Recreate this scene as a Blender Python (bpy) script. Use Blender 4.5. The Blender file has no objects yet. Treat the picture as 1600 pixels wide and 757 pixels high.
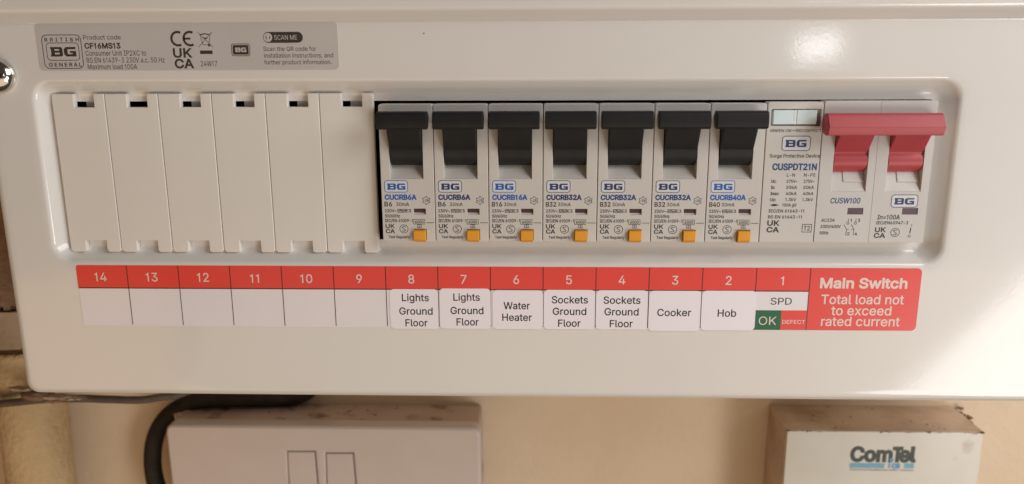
import bpy, bmesh, math, random
from mathutils import Matrix, Vector
from mathutils.geometry import delaunay_2d_cdt

# ------------------------------------------------------------------ camera, light, exposure
SC = bpy.context.scene
COL = SC.collection
MM = 0.001                       # everything below is written in millimetres


def setup_camera():
    cd = bpy.data.cameras.new('camera')
    cam = bpy.data.objects.new('camera', cd)
    COL.objects.link(cam)
    r, f, u = (0.99955, 0.029784, -0.003545), (-0.029853, 0.976393, -0.21393), (-0.00291, 0.213939, 0.976843)
    m = Matrix(((r[0], u[0], -f[0], 159.167 * MM), (r[1], u[1], -f[1], -253.549 * MM), (r[2], u[2], -f[2], 64.365 * MM), (0, 0, 0, 1)))
    cam.matrix_world = m
    cd.sensor_width = 36
    cd.lens = 27
    cd.clip_start = 0.01
    cd.clip_end = 20
    cd.dof.use_dof = True
    cd.dof.focus_distance = 0.262
    cd.dof.aperture_fstop = 9.5
    SC.camera = cam


def area(name, loc, target, sx, sy, power, col, roll=0.0, spread=180):
    ld = bpy.data.lights.new(name, 'AREA')
    ld.shape = 'RECTANGLE'
    ld.size = sx
    ld.size_y = sy
    ld.energy = power
    ld.color = col
    ld.spread = math.radians(spread)
    o = bpy.data.objects.new(name, ld)
    COL.objects.link(o)
    d = Vector(target) - Vector(loc)
    q = d.to_track_quat('-Z', 'Y')
    o.matrix_world = Matrix.Translation(loc) @ q.to_matrix().to_4x4() @ Matrix.Rotation(roll, 4, 'Z')
    return o


setup_camera()
W = bpy.data.worlds.new('World')
SC.world = W
W.use_nodes = True
W.node_tree.nodes['Background'].inputs[0].default_value = (1.0, 0.76, 0.56, 1)
W.node_tree.nodes['Background'].inputs[1].default_value = 0.06
area('window_light', (0.69, -0.29, 0.34), (0.29, 0, 0), 0.42, 0.42, 3.0, (1.0, 0.965, 0.92))
area('room_light', (0.25, -0.72, -0.50), (0.15, 0, -0.05), 1.3, 0.7, 2.35, (1.0, 0.80, 0.58))
area('warm_light', (-0.42, -0.50, -0.35), (0.05, 0, -0.05), 0.4, 0.4, 0.62, (1.0, 0.52, 0.20))
area('lower_right_light', (1.02, -0.90, -0.42), (0.36, 0, -0.05), 0.34, 0.62, 4.8, (1.0, 0.98, 0.96), roll=math.radians(-33))  # added lamp, turned so its reflection slants across the cover's lower right
area('far_window_light', (0.566, -0.90, 0.101), (0.30, 0, 0.07), 0.058, 0.034, 0.085, (0.92, 0.97, 1.0), roll=math.radians(8))
vs = SC.view_settings
SC.display_settings.display_device = 'sRGB'
vs.view_transform = 'Standard'
vs.look = 'None'
vs.exposure = 0.06
vs.gamma = 1.0
vs.use_curve_mapping = False
SC.cycles.use_denoising = True
try:
    SC.cycles.denoiser = 'OPENIMAGEDENOISE'
    SC.cycles.denoising_prefilter = 'ACCURATE'
    SC.cycles.denoising_input_passes = 'RGB_ALBEDO_NORMAL'
except Exception:
    pass
SC.cycles.max_bounces = 8
SC.cycles.sample_clamp_indirect = 4.0

# ------------------------------------------------------------------ materials


def mat(name, col, rough=0.4, col2=None, nscale=300.0, ramp=(0.35, 0.7), bump=0.0, bscale=2500.0, bdist=0.0001, metal=0.0, coat=0.0, coat_rough=0.1,
        rvar=0.0, detail=4.0, spec=0.5):
    m = bpy.data.materials.new(name)
    m.use_nodes = True
    nt = m.node_tree
    n, l = nt.nodes, nt.links
    p = n['Principled BSDF']
    p.inputs['Base Color'].default_value = (*col, 1)
    p.inputs['Roughness'].default_value = rough
    p.inputs['Metallic'].default_value = metal
    p.inputs['Coat Weight'].default_value = coat
    p.inputs['Coat Roughness'].default_value = coat_rough
    p.inputs['Specular IOR Level'].default_value = spec
    tc = n.new('ShaderNodeTexCoord')
    if col2 is not None or rvar:
        t = n.new('ShaderNodeTexNoise')
        t.inputs['Scale'].default_value = nscale
        t.inputs['Detail'].default_value = detail
        t.inputs['Roughness'].default_value = 0.6
        l.new(tc.outputs['Object'], t.inputs['Vector'])
        r = n.new('ShaderNodeValToRGB')
        r.color_ramp.elements[0].position = ramp[0]
        r.color_ramp.elements[1].position = ramp[1]
        c2 = col2 if col2 is not None else col
        r.color_ramp.elements[0].color = (*col, 1)
        r.color_ramp.elements[1].color = (*c2, 1)
        l.new(t.outputs['Fac'], r.inputs['Fac'])
        l.new(r.outputs['Color'], p.inputs['Base Color'])
        if rvar:
            mr = n.new('ShaderNodeMapRange')
            mr.inputs['To Min'].default_value = max(0.02, rough - rvar)
            mr.inputs['To Max'].default_value = rough + rvar
            l.new(t.outputs['Fac'], mr.inputs['Value'])
            l.new(mr.outputs['Result'], p.inputs['Roughness'])
    if bump:
        b = n.new('ShaderNodeBump')
        b.inputs['Strength'].default_value = bump
        b.inputs['Distance'].default_value = bdist
        t2 = n.new('ShaderNodeTexNoise')
        t2.inputs['Scale'].default_value = bscale
        t2.inputs['Detail'].default_value = 3.0
        l.new(tc.outputs['Object'], t2.inputs['Vector'])
        l.new(t2.outputs['Fac'], b.inputs['Height'])
        l.new(b.outputs['Normal'], p.inputs['Normal'])
        if coat:
            l.new(b.outputs['Normal'], p.inputs['Coat Normal'])
    return m


def stained(name, clean, stain, dark, nscale, ramp1, ramp2, rough=0.6, bump=0.2, bscale=900):
    """Clean colour, broad brown stains, and small dark spots."""
    m = mat(name, clean, rough, stain, nscale, ramp1, bump=bump, bscale=bscale, bdist=0.0003, detail=6)
    n, l = m.node_tree.nodes, m.node_tree.links
    p = n['Principled BSDF']
    src = p.inputs['Base Color'].links[0].from_socket
    tc = [x for x in n if x.type == 'TEX_COORD'][0]
    t = n.new('ShaderNodeTexNoise')
    t.inputs['Scale'].default_value = nscale * 2.3
    t.inputs['Detail'].default_value = 3
    l.new(tc.outputs['Object'], t.inputs['Vector'])
    mr = n.new('ShaderNodeMapRange')
    mr.inputs['From Min'].default_value = ramp2[0]
    mr.inputs['From Max'].default_value = ramp2[1]
    l.new(t.outputs['Fac'], mr.inputs['Value'])
    mx = n.new('ShaderNodeMix')
    mx.data_type = 'RGBA'
    l.new(mr.outputs['Result'], mx.inputs['Factor'])
    l.new(src, mx.inputs['A'])
    mx.inputs['B'].default_value = (*dark, 1)
    l.new(mx.outputs['Result'], p.inputs['Base Color'])
    return m


M = {
    'panel': mat('white_powder_coat', (0.76, 0.745, 0.725), 0.42, (0.73, 0.715, 0.695), 14, bump=0.05, bscale=700, bdist=0.0002, coat=1.0, coat_rough=0.09, rvar=0.05),
    'shade_steel': mat('shade_dark_steel', (0.035, 0.035, 0.037), 0.6, (0.05, 0.05, 0.05), 90),  # steel blackened so its colour holds the shade inside the unit
    'blank': mat('cream_white_plastic', (0.76, 0.735, 0.70), 0.5, (0.735, 0.71, 0.675), 30, bump=0.06, bscale=3500),
    'housing': mat('grey_white_plastic', (0.62, 0.60, 0.575), 0.42, (0.59, 0.57, 0.545), 60, bump=0.08, bscale=4000),
    'main_housing': mat('pale_grey_plastic', (0.60, 0.585, 0.575), 0.40, (0.575, 0.56, 0.55), 60, bump=0.06, bscale=4000),
    'black': mat('black_plastic', (0.010, 0.0105, 0.0115), 0.5, (0.015, 0.0155, 0.0165), 140, bump=0.12, bscale=5000, spec=0.35),
    'red': mat('red_plastic', (0.47, 0.062, 0.078), 0.42, (0.44, 0.056, 0.07), 80, bump=0.06, bscale=4000),
    'orange': mat('orange_plastic', (0.83, 0.37, 0.025), 0.4, (0.78, 0.33, 0.02), 200),
    'flag': mat('dark_maroon_plastic', (0.07, 0.03, 0.042), 0.35, (0.085, 0.038, 0.052), 300),
    'flag2': mat('dull_purple_plastic', (0.11, 0.07, 0.095), 0.3, (0.13, 0.085, 0.11), 300),
    'window': mat('pale_blue_clear_plastic', (0.70, 0.84, 0.90), 0.12, (0.76, 0.88, 0.92), 160, coat=1.0, coat_rough=0.04),
    'window_bar': mat('clear_white_plastic', (0.80, 0.86, 0.88), 0.15, coat=0.6),
    'ink': mat('black_ink', (0.014, 0.014, 0.016), 0.5),
    'ink_soft': mat('soft_black_ink', (0.035, 0.034, 0.036), 0.5),
    'ink_brown': mat('brown_black_ink', (0.045, 0.037, 0.032), 0.5),
    'blue': mat('bright_blue_ink', (0.010, 0.11, 0.46), 0.45),
    'navy': mat('navy_ink', (0.025, 0.038, 0.15), 0.45),
    'midblue': mat('mid_blue_ink', (0.02, 0.065, 0.23), 0.45),
    'logo_ground': mat('pale_logo_ground', (0.66, 0.68, 0.70), 0.42),
    'label_red': mat('red_label_vinyl', (0.82, 0.048, 0.038), 0.38, (0.79, 0.045, 0.036), 60, coat=0.5, coat_rough=0.16),
    'label_white': mat('white_label_vinyl', (0.83, 0.80, 0.86), 0.40, (0.81, 0.78, 0.84), 60, coat=0.8, coat_rough=0.15),
    'sticker_white': mat('white_circuit_sticker', (0.89, 0.86, 0.95), 0.38, (0.87, 0.84, 0.93), 60, coat=0.9, coat_rough=0.15),
    'white_ink': mat('white_print', (0.80, 0.74, 0.72), 0.4),
    'pink_ink': mat('pinkish_white_print', (0.80, 0.66, 0.62), 0.4),
    'label_green': mat('green_label_vinyl', (0.008, 0.13, 0.055), 0.4),
    'line': mat('dark_red_black_line', (0.06, 0.012, 0.012), 0.5),
    'line_grey': mat('dark_grey_line', (0.06, 0.055, 0.055), 0.5),
    'rating': mat('silver_rating_label', (0.57, 0.545, 0.53), 0.30, (0.545, 0.52, 0.505), 50, coat=0.6, coat_rough=0.14),
    'chrome': mat('polished_chrome', (0.72, 0.70, 0.67), 0.13, metal=1.0),
    'slot_dark': mat('screw_slot', (0.05, 0.045, 0.04), 0.5, metal=0.6),
    'wall': mat('buff_painted_plaster', (0.76, 0.615, 0.455), 0.75, (0.71, 0.565, 0.41), 22, bump=0.5, bscale=260, bdist=0.0006),
    'socket_white': mat('white_moulded_plastic', (0.62, 0.545, 0.52), 0.35, (0.59, 0.515, 0.49), 40, coat=0.3, coat_rough=0.2),
    'socket_box': stained('stained_socket_box', (0.54, 0.43, 0.36), (0.44, 0.335, 0.27), (0.20, 0.10, 0.06), 36, (0.4, 0.75), (0.56, 0.70)),
    'tel_front': stained('yellowed_white_metal', (0.66, 0.645, 0.59), (0.61, 0.575, 0.50), (0.42, 0.34, 0.25), 40, (0.35, 0.7), (0.66, 0.82), rough=0.35, bump=0.05),
    'tel_box': stained('dusty_brown_metal', (0.56, 0.425, 0.315), (0.36, 0.235, 0.15), (0.20, 0.135, 0.10), 34, (0.36, 0.66), (0.66, 0.80), rough=0.8, bump=0.3),
    'tel_ink': mat('worn_dark_grey_ink', (0.035, 0.042, 0.038), 0.5, (0.07, 0.075, 0.065), 900),
    'tel_blue': mat('worn_light_blue_ink', (0.14, 0.38, 0.52), 0.5, (0.22, 0.45, 0.57), 900),
    'tel_bright': mat('worn_sky_blue_ink', (0.06, 0.30, 0.56), 0.5, (0.13, 0.38, 0.6), 900),
    'grit': mat('brown_grit', (0.09, 0.055, 0.03), 0.9, (0.16, 0.11, 0.06), 900),
    'cable': mat('black_cable_sheath', (0.022, 0.016, 0.011), 0.7, (0.04, 0.03, 0.02), 120, bump=0.2, bscale=1200, spec=0.25),
    'cable2': mat('dusty_grey_cable_sheath', (0.10, 0.072, 0.055), 0.65, (0.15, 0.11, 0.08), 160, bump=0.2, bscale=1200),
    'lagging': mat('cream_pipe_lagging', (0.64, 0.47, 0.26), 0.9, (0.52, 0.37, 0.20), 55, bump=0.9, bscale=420, bdist=0.0012),
    'wrap': mat('grey_beige_wrap', (0.45, 0.33, 0.23), 0.9, (0.35, 0.25, 0.17), 60, bump=0.8, bscale=400, bdist=0.001),
    'rubble': mat('brown_rough_plaster', (0.32, 0.20, 0.13), 0.95, (0.20, 0.12, 0.075), 120, bump=1.0, bscale=350, bdist=0.0015),
    'smear': mat('pale_plaster_smear', (0.62, 0.50, 0.36), 0.9, (0.52, 0.40, 0.28), 160, bump=0.6, bscale=900, bdist=0.0004),
}

# ------------------------------------------------------------------ glyph outlines (drawn from compact numbers, no font file is read)
GLYPHS = r""" 1C
,1C/a-v0#0&0k0&04-v
-4A3%1}3%1C0R1C0R1}
.1C0?/50./8/z/B/p/Q/m/d/p/v/z0)0.030?070Q030b0)0l/v0o/d0l/Q0b/B0Q/8
/2&1t580&.F/G.F1958
04A1l/215/:0d/Q0?/y0$0Q/p19/k2,/p2z0$3b0?4;0d4b154z1l5&2E4z2s4b3;4;3U3b3g2z3l2,3g193U0Q3</y2s/Q2E/: 1l/m23/s2P0*2i0G2z0r3)1I3-2,3)2j2z3B2i3l2P4/234A1l4H1G4A1*4/0n3l0[3B0Q2j0M2,0Q1I0[0r0n0G1*0*1G/s
14A0,/90,/r3]/r3]/9 2B4{2B/91[/91[4<1X4<063;064&1M4{
24A/{/9/{/j1s1n2H2H2g2w2p3H2m3d2d3z2S402?4=1i4H1K4E134;0{4-0m3t0d3[0a3?/}3?0&3l06460O4U0q4n1=4}1j5&2:4}2b4o3%4V3>493M3r3R3I3H2n3$21291;0{/w0{/t3Z/t3Z/9
34A1c/214/60g/C0B/W0%/t/o0;/g0f0M0f0S0K0_070r0&1,/v1d/m2A/x2W0*2k0=2u0T2y0s2v132l1K2Y1b2A1s1{1}1P2%1#2%1#2Y2N4<2N4@0%4@0%4{3I4{3I4I1Z2D1Z2O262N2d2B3-2+3H1g3X1A3_0s3X0G3G/}3-/^2e/E28/7
44A/c0I/c1$2$4{2g4{0M1-0M1*3t1*3t0I 2H/92H0Y2H0t2H2n3,2n3,/9
54A1f/219/70n/D0L/Y03/w/}0=/w0d0Z0d0a0L0l0914/w1f/m2(/p2B/{2X022j0H2t0e2x1)2t1H2j1f2W1}2A242%2?1c2C1.2:0b2#/~2+0@4{3C4{3C4@0y4@0h2[0j2[192u1n2~252z2T2q2q2b3.2K3A223P1p3Y1N3]1*3V0U3F0,3,/d2e/H2:/8
64A1k/21=/80p/H0M/c040*0$0S/{1)0#1N001x0k3)2*4{2r4{0y230s231,2N1K2c1t2j2D2e2l2U3/2=3G1y3U1P3Z1#3U0P3E0)3,/b2f/G2=/7 1k/k2,/o2E/z2Y0/2j0E2t0b2w1#2t1B2j1]2Y1t2E2)2,241k271M24152*0{1t0l1^0b1C0^1$0b0b0l0F0{0/15/z1M/o
74A0A/92s4<2s4@/y4@/y4{3]4{3]4=1,/9
84A1k/219/70j/D0E/Z0*/y/t0@/o0i/r1-/|1J011e0E1z0^2.0{270{290W2H0=2d0,3+0%3Q0+3x0:4>0R4Y0t4p1?4}1k5&2;4}2b4p3%4Y3>4>3N3x3S3Q3M3+3<2d2}2H2Z292Z272w2.341z3I1e3X1J3d1-3h0i3b0@3O/y35/Z2m/D2A/7 1k/l20/o2K/w2c0*2s0;2}0Q3%0m2}1,2r1D2a1W2I1h2.1q1k1t1K1q101h0u1W0d1D0W1,0S0m0W0Q0c0;0s0*1./w1J/o 1k2P2@2Z2S2i2c2z2l342o3M2l3f2d3{2T412A4=1k4H184=1%410s3{0j3f0g3M0j340s2z1%2i192Z
94A1k5&2=4|2f4l3,4P3E4.3U3_3Z303V2e3J2<2k1/1O/90d/92[2%2c2%2M1f2/1Q1c1J161N0k1^0J1v032;0#2c/{350$3d05400N4Q0q4l1=4| 1k4H1N4E154:0|4)0l3n0c3R0^350c2r0l2U0|2@152/1N2$1k1|2,2$2E2/2Y2?2j2U2t2q2w332t3R2j3n2Y4)2E4:2,4E
:1C0?/50./8/z/B/p/Q/m/d/p/v/z0)0.030?070Q030b0)0l/v0o/d0l/Q0b/B0Q/8 0?2=0.2@/z2J/p2Y/m2l/p2~/z320.3<0?3?0Q3<0b320l2~0o2l0l2Y0b2J0Q2@
<4A/|19/|1e3Y3T3Y2l0p1O0r1S0r1I0p1M3Y013Y/H
=4A0(1~0(2[3R2[3R1~ 0(0A0(0{3R0{3R0A
>4A3X19/|/H/|012f1M2d1I2d1S2f1O/|2l/|3T3X1e
A4]/I/91P4{2B4{4K/93b/92M2]263I1q4Z1~4Z1]3H1F2]05/9 0N0p0N1N3G1N3G0p
B4D/w/9/w4{1z4{2O4v2y4i3<4Q3R463a3q3e3K3b3-3X2p392L2k292k243(2/3@1~3V1l3i1R3u143y0j3t0D3g/~3N/b3-/K2[/=2$/9 0^/t1~/t2V/z2z00320I380k351(3+1?2w1R2b1c2E1m2%1p0^1p 0^2K1w2K2N2V2d2e2s2v2}313$3I2z3j2i4)2I4:1y4@0^4@
C4|29/21T/:0x/R0H/z0%0S/k1:/c2,/k2y0%3_0H490x4b1T4z295&3)4v3J4h3i4S4&4;4<3y4K3V4U313o313Z3b3:4(2k4=294D1h4>1?4,0x3j0^3A0M2j0G2,0M1I0^0s0y0I1?0,1h/v29/p2k/w3:013Z0R3o1&4U1&4K0]4<0;4(/y3i/a3J/L3*/>2a/5
D4t1d/90@/90@/t1_/t2>/z2n01370N3P0w3a1M3f2-3a2h3P3>373f2p4(2A4:1f4@0=4@0=4{1j4{2T4s364Z3f454-3]4C2y4J2-4C1<4-0W3e0#34/X2Q/A 0^4{0^/9/w/9/w4{
E3z/w/9/w4{3I4{3I4@0^4@0^2L382L381n0^1n0^/t3L/t3L/9
F3q/w/9/w4{3F4{3F4@0^4@0^2D3/2D3/1f0^1f0^/9
G5+2;/21T/:0w/R0H/{0$0T/j1:/c2,/j2y0$3_0G490w4b1R4z275&2_5#3)4v3K4g3j4Q4)494=3w4M3U4V323o323X3_394&2k4<274D1g4>1>4,0x3k0^3A0M2j0G2,0M1I0^0s0y0I1?0,1i/v2;/p2e/t3.0&3K0=3c0[3q1&3v1Q4.1N2I1N2I2.4Z2.4Z1O4S0o4?0;3z/m3N/L2v/9
H5(/w/9/w4{0^4{0^2O3^2O3^4{4E4{4E/93^/93^1q0^1q0^/9
I2Z/X/9/X/t0V/t0V4@/X4@/X4{2;4{2;4@1>4@1>/t2;/t2;/9
K4O0H0s0H1a0m23152^1[3-3A4{4<4{1p2B1m2B /w/9/w4{0^4{0^2~0]1j0^1H0^/9 3I/91C211m2e4=/9
L3_/w/9/w4{0^4{0^/t3>/t3>/9
M6>/w/9/w4{0z4{2C1B2M1%2Y0[2g042r/l2c/l2n032z0Y3+1$351B4X4{5[4{5[/94v/94v2Q4v2w4w3F4x3t4y4E5#4E4p3p4_3@4O2r4D2Q3+/92L/9112Q1%2q0s3>0c3o0P4E0W4E0X3w0Y3I0Z2x0Z2Q0Z/9
N5./w/9/w4{0j4{3,1>3@0y3Y0K3u/r3l/q3h0L3f1#3f1J3f4{4K4{4K/93X/91Q2P182{0v3R0L4@0W4B0Z3U0]2x0^2Q0^/9
O5829/21T/:0x/R0I/z0%0S/k1:/c2,/k2y0%3_0I490x4b1T4z295&2y4z3U4b4)494L3_4d2y4k2,4d1:4L0S4)/z3U/R2y/: 29/p2f/v320,3T0I3o0r4$1I4*2,4$2j3o3B3T3k324-2f4>294D1h4>1?4-0y3k0^3A0M2j0G2,0M1I0^0r0y0I1?0,1h/v
P49/w/9/w4{1t4{2O4u2|4e3C4J3[4*3k3]3p313k2_3[273C1r2|1V2O1F1t1A0M1A0M1{1r1{2;2#2W2.2n2>2}2T3+2o3-313+3M2}3i2n3~2W432:4=1q4@0^4@0^/9
Q581~1%2i1%3F053U/|4P.d3h.d3//T2{/i 29/21T/:0x/R0I/z0%0S/k1:/c2,/k2y0%3_0I490x4b1T4z295&2y4z3U4b4)494L3_4d2y4k2,4d1:4L0S4)/z3U/R2y/: 29/p2f/v320,3T0I3o0r4$1I4*2,4$2j3o3B3T3k324-2f4>294D1h4>1?4-0y3k0^3A0M2j0G2,0M1I0^0r0y0I1?0,1h/v
R4=/w/9/w4{1u4{2P4v2}4g3D4M3[4-3l3b3p353l2e3[2=3D1y2}1b2O1R1u1M0@1M0@2-1s2-2;202X292o2G2~2Z3+2t3.353+3Q2~3l2o4$2X442;4=1r4@0^4@0^/9 36/91o1n2^1n4(/9
S4;1i/013/50b/B0;/X/{/w/i0@/a0k0H0k0N0N0[080p0&1-/v1i/l2//o2L/w2g0*2y0<3*0R3/0m3+1(2|1:2V1T1~1g1?1x0b22062O/w2v/o3I/u3t0+4<0F4X0l4p1;4}1l5&2A4}2l4p344X3N4=3a3v3h3O3%3O2v3s2]41294A1j4G1I4D1.4<0s4/0c3y0V3e0S3M0W350e2~102d1[2S262E2h263<1w3b1M3l123o0m3j0C3W/{3=/[2s/D2D/5
T4=/Y4@/Y4{3x4{3x4@2/4@2//91H/91H4@
U5(21/11R/70|/H0R/f0500/}0]/w14/w4{0]4{0]190b0r0o0Q1&071B0#1e/s21/o2X/s2{0#3:073N0Q3Z0r3_193_4{4E4{4E144?0]4-003j/f3@/H2k/7
V4]1S/9/I4{044{1G1U1_0k2%/X1t/X290l2P1U3b4{4K4{2D/9
W6z0}/9/I4{024{1*1K160s1B0>1L/c1D/c1O0>1Z0s1i1K2b4{3Q4{4J1K4V0s4d0>4o/c4f/c4q0>4|0s5.1K6$4{6j4{55/94C/93E2s343]3$4W334W3#3b2n2s1o/9
X4V/K/91b2J1b1u/V4{0H4{193g1S3>1h2y1|2R1q2R2*2y2>3>2X3g3K4{4:4{211x212M4D/93S/92R0c2:1,2(1J1o1p1}1p1j1K1U1-1=0c0;/9
a3Z1&/00_/40>/>0#/O/k/h/]0)/W0L/[0l/f1(/u1:0.1H0^1Z191e1s1l271t2?1|2B2-2B2/292W1y2r1K2{0w2r0V2[0D2@/d2Q/t2r0/3/0H3A0g3L1I3U1x3P2L3=2b3,2r2p2}2P3%2)3%/92C/92C/o2>/o2*/R1_/: 11/h1Q/l1m/v2%0*250=2>0S2B0l2B1E211=1p171O12161/0h1%0G0m0?0]0<0I0F0(0d/o
b4#1n/11M/413/=0l/X0V/v0P/v0P/9/p/9/p4{0R4{0R2o0V2o0k3/123J1L3R1n3U2@3O2i3>3.2|3G2S3V1~3[1D3V0g3G043//h2i/I2@/7 1e/j2+/n2E/}2[082l0U2u0y2x1D2u1l2l232[2P2F2g2+2u1e2z1C2u1(2h0n2Q0^250T1n0Q1D0T0x0^0S0n061)/|1C/n
c3c1V/11%/70U/I02/i/s05/c0g/[1B/c1|/s2Q022z0U3=1%3O1V3U223N2a393)2r3?2C2^242P2O2<2g1{2u1V2z142u0s2f0]2M0L200C1i0@1B0C0y0L0U0]090s/}14/n1V/i1|/o2=/}2R092_0U3@0F3*/s2b/N23/8
d4#1J/10y/70O/I0//h/r04/b0g/[1D/b1~/r2S0/2|0P3>0y3O1K3U1m3R2+3J2M3/2b2o2g2o2g4{3I4{3I/92i/92i/v2c/v2M/X2*/=1l/4 1T/j1u/n25/|2J062Y0S2e0x2h1D2e1n2Z252J2Q252h1v2u1T2z132u0s2g0]2P0L230C1l0@1D0C0y0M0U0]080s/}13/n
e3k1[/11(/70U/I02/i/s05/c0f/[1B/b1{/r2P012y0S3<1#3O1T3U283K2T3>2o3*3*2k3:2H3E1{3H1I3H100+100+1f3&1f2f1Q2c1v2X2;2I2T252j1v2v1T2z142v0t2i0^2T0M2<0C1z0@1Z0@190D0m0N0J0b000y/x1:/m1[/i2,/p2K0)2b0I3B0;36/z3#/b2g/L2I/=2&/4
f2,1m3P1m2w/?2w/?3P 01/9014,044I0@4d0Q4w0i5*1B551g521|5,1l4P1_4T1J4V124R0|4H0s470p3z0p/9
g4$1V-T1/-W0h-a02.#/n.M0E.k0Z.P0|.:1V.12&.62H.G2_.e2g/32g0#2b0#2M/d2*/I1l/A1J/>0z/C0Q/T00/p/r0:/b0j/[1F/b2#/r2S002|0P3>0z3O1K3U1m3S2+3J2N3/2d2o2i2o2i3P3I3P3I/03D.]33.82t-x2Q-e2)-X 1T/v1v/z260+2K0?2Z0Y2e0|2h1H2e1p2Z262K2Q262h1v2u1T2z132u0s2h0]2P0M240C1n0@1H0C0}0M0[0]0@0s0,13/z
h3q0R1l0R/9/p/9/p4{0R4{0R2M0F2M0]2|0z3?1B3P1l3U263Q2U3F2q323*2q362K3:1y3:/92V/92V1t2P2A2?2_2#2s1Y2y1?2v1(2m0o2^0_2I0U2/
i1./p/9/p3P0R3P0R/9 0447/~4:/q4C/g4P/d4a/g4q/q4~/~5,045/0D5,0R4~0[4q0_4a0[4P0R4C0D4:
k3R0N0k0N1[0Y1[2J3P3=3P1?1N181N /p/9/p4{0R4{0R/9 2T/90v1A1F1n3I/9
l1D0m/70E/<0*/M/u/j/p04/p4{0R4{0R0C0X/y0d/q0t/o1&/p11/q1</<1)/8
m6,/p/9/p3P0P3P0P2U0L2U0V2s0f3/133M1d3W2/3Q2M3>2e2{2q2U2h2U2r2q3%3,3R3L413W4P3T4o3I5-375@2x5L2V5P2-5P/94n/94n2,4h2O4U2i4;2v3z2z3b2x3K2p3.2P3#2$3#/92@/92@222;2N2+2g1n2v1N2z1$2p0n2c0_2O0U280R1w0R/9
n3q0R1l0R/9/p/9/p3P0P3P0P2M0F2M0]2|0z3?1B3P1l3U263Q2U3F2q323*2q362K3:1y3:/92V/92V1t2P2A2?2_2#2s1Y2y1?2v1(2m0o2^0_2I0U2/
o3v1V/11%/70U/I02/i/s05/c0g/[1B/c1|/s2Q022z0U3=1%3O1V3U2.3O2Y3=2}2z3<2Q3M1|3R1B3M0g3<052}/i2Y/I2./7 1V/i1{/n2</}2R092c0U2l0y2o1B2l1i2c202R2M2<2f1{2u1V2z142u0s2f0]2M0L200C1i0@1B0C0y0L0U0]090s/}14/n
p4#/p-]/p3P0P3P0P2o0V2o0k3/123J1L3R1n3U2@3O2i3>3.2|3G2S3V1~3[1D3V0g3G043//h2i/I2@/71n/11M/414/=0l/X0V/v0R/v0R-] 1e/j2+/n2E/}2[082l0U2u0y2x1D2u1l2l232[2P2F2g2+2u1e2z1C2u1(2h0n2Q0^250T1n0Q1D0T0x0^0S0n061)/|1C/n
r21/p/9/p3P0P3P0P2q0S2q0d300z3D1<3Q1]3V1n3U1|3U1|2r1o2t1V2v1=2s1%2k0n2[0_2J0U240R1v0R/9
s3B1=/10s/40P/<04/K/y/a/h/z/^0>0>0K0I0/0]/w0x/l1</h1b/m1}/y24012:0G270Y2,0j1v0u1[0}0w110H1A0(1W/p1v/j2@/n2a/|2|07370S3G0w3R1B3U1h3R2,3I2E3;2Y3(2t2P2:2C202X1|2l1d2x1B2}0~2y0e2m0R2Y0M2C0P200]1|131h1n1X2A1I2b122u0p2{0K2v0+2h/j2P/Q22/?1h/4
t1l1S3P1S2w/?2w/?3P /|4S0_4S0_0B0b0,0j/x0x/p11/m1@/n1Q/q1]/;1G/61//50^/;0</N0(/o/|0=
u3q1=/40t/80S/D09/X0$/v/t0?/p0m/p3P0R3P0R0r0W0I0k0+1+/s1O/m1k/p2&/y2:0-2I0A2S0Z2V0{2V3P3:3P3:/92X/92X0<2c0<2L/j2//J1g/9
v3Z1*/9/J3P043P1,0}1B071U/N1?/N1R071i0}2a3P3H3P1k/9
w5Z0l/9/P3P073P0g1^0|0k16/d1,/d1A0i1U1^2*3P2l3P3?1^3S0j3i/d3]/d3t0i4.1^4]3P5D3P4)/93E/92o132a1j2Q2F2C3&2Q3&2C2F251j2%131N/9
x3P/N/9121c1212/V3P0D3P0u2b1:2+1V1U161U1Q2+1r2b2H3P353P1X101X1^3;/92M/91p051O0j141=1T1=190j0v050;/9
y3Z/j-b/x.<0&.;0H.90d.H0y.p1*/8/J3P043P1,0}1B071U/N1?/N1Q071i0}2a3P3H3P1S.X18.&0m-e0;-Z/|-]
z3Q/e/9/e/i2,2p2,2s/k2s/k3P2}3P2}2{0_/w0_/s3(/s3(/9
~4A/o0x/r1C/}1c021y0G2-0y281L2.2#1f2A1M2Y1G2n1K2|1V3*1k3-2+3g2+3d1_3W1@3G1*320v2[0k2,0v1V1=181S0|1Y0j1V0Y1K0O190L0x
→6e3K/93#/c3n0O400l4P1-4s1H551a5,1T4k1O4M1K401I061I062)402)4M2&4k2#5,1z551n4h234;2X3n2~3#3m3K495z1h"""
_AB = ''.join(chr(c) for c in range(35, 127) if chr(c) not in '\\\'"`')


def _dec(s):
    out = []
    for i in range(0, len(s), 2):
        out.append((_AB.index(s[i]) * len(_AB) + _AB.index(s[i + 1]) - 1000) / 508.7)     # capital height = 1
    return out


FONT = {}
for _ln in GLYPHS.split('\n'):
    _c, _rest = _ln[0], _ln[1:]
    _adv = _dec(_rest[:2])[0]
    _sp = []
    for _s in _rest[2:].split(' '):
        if _s:
            v = _dec(_s)
            _sp.append([(v[i], v[i + 1]) for i in range(0, len(v), 2)])
    FONT[_c] = (_adv, _sp)


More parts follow.
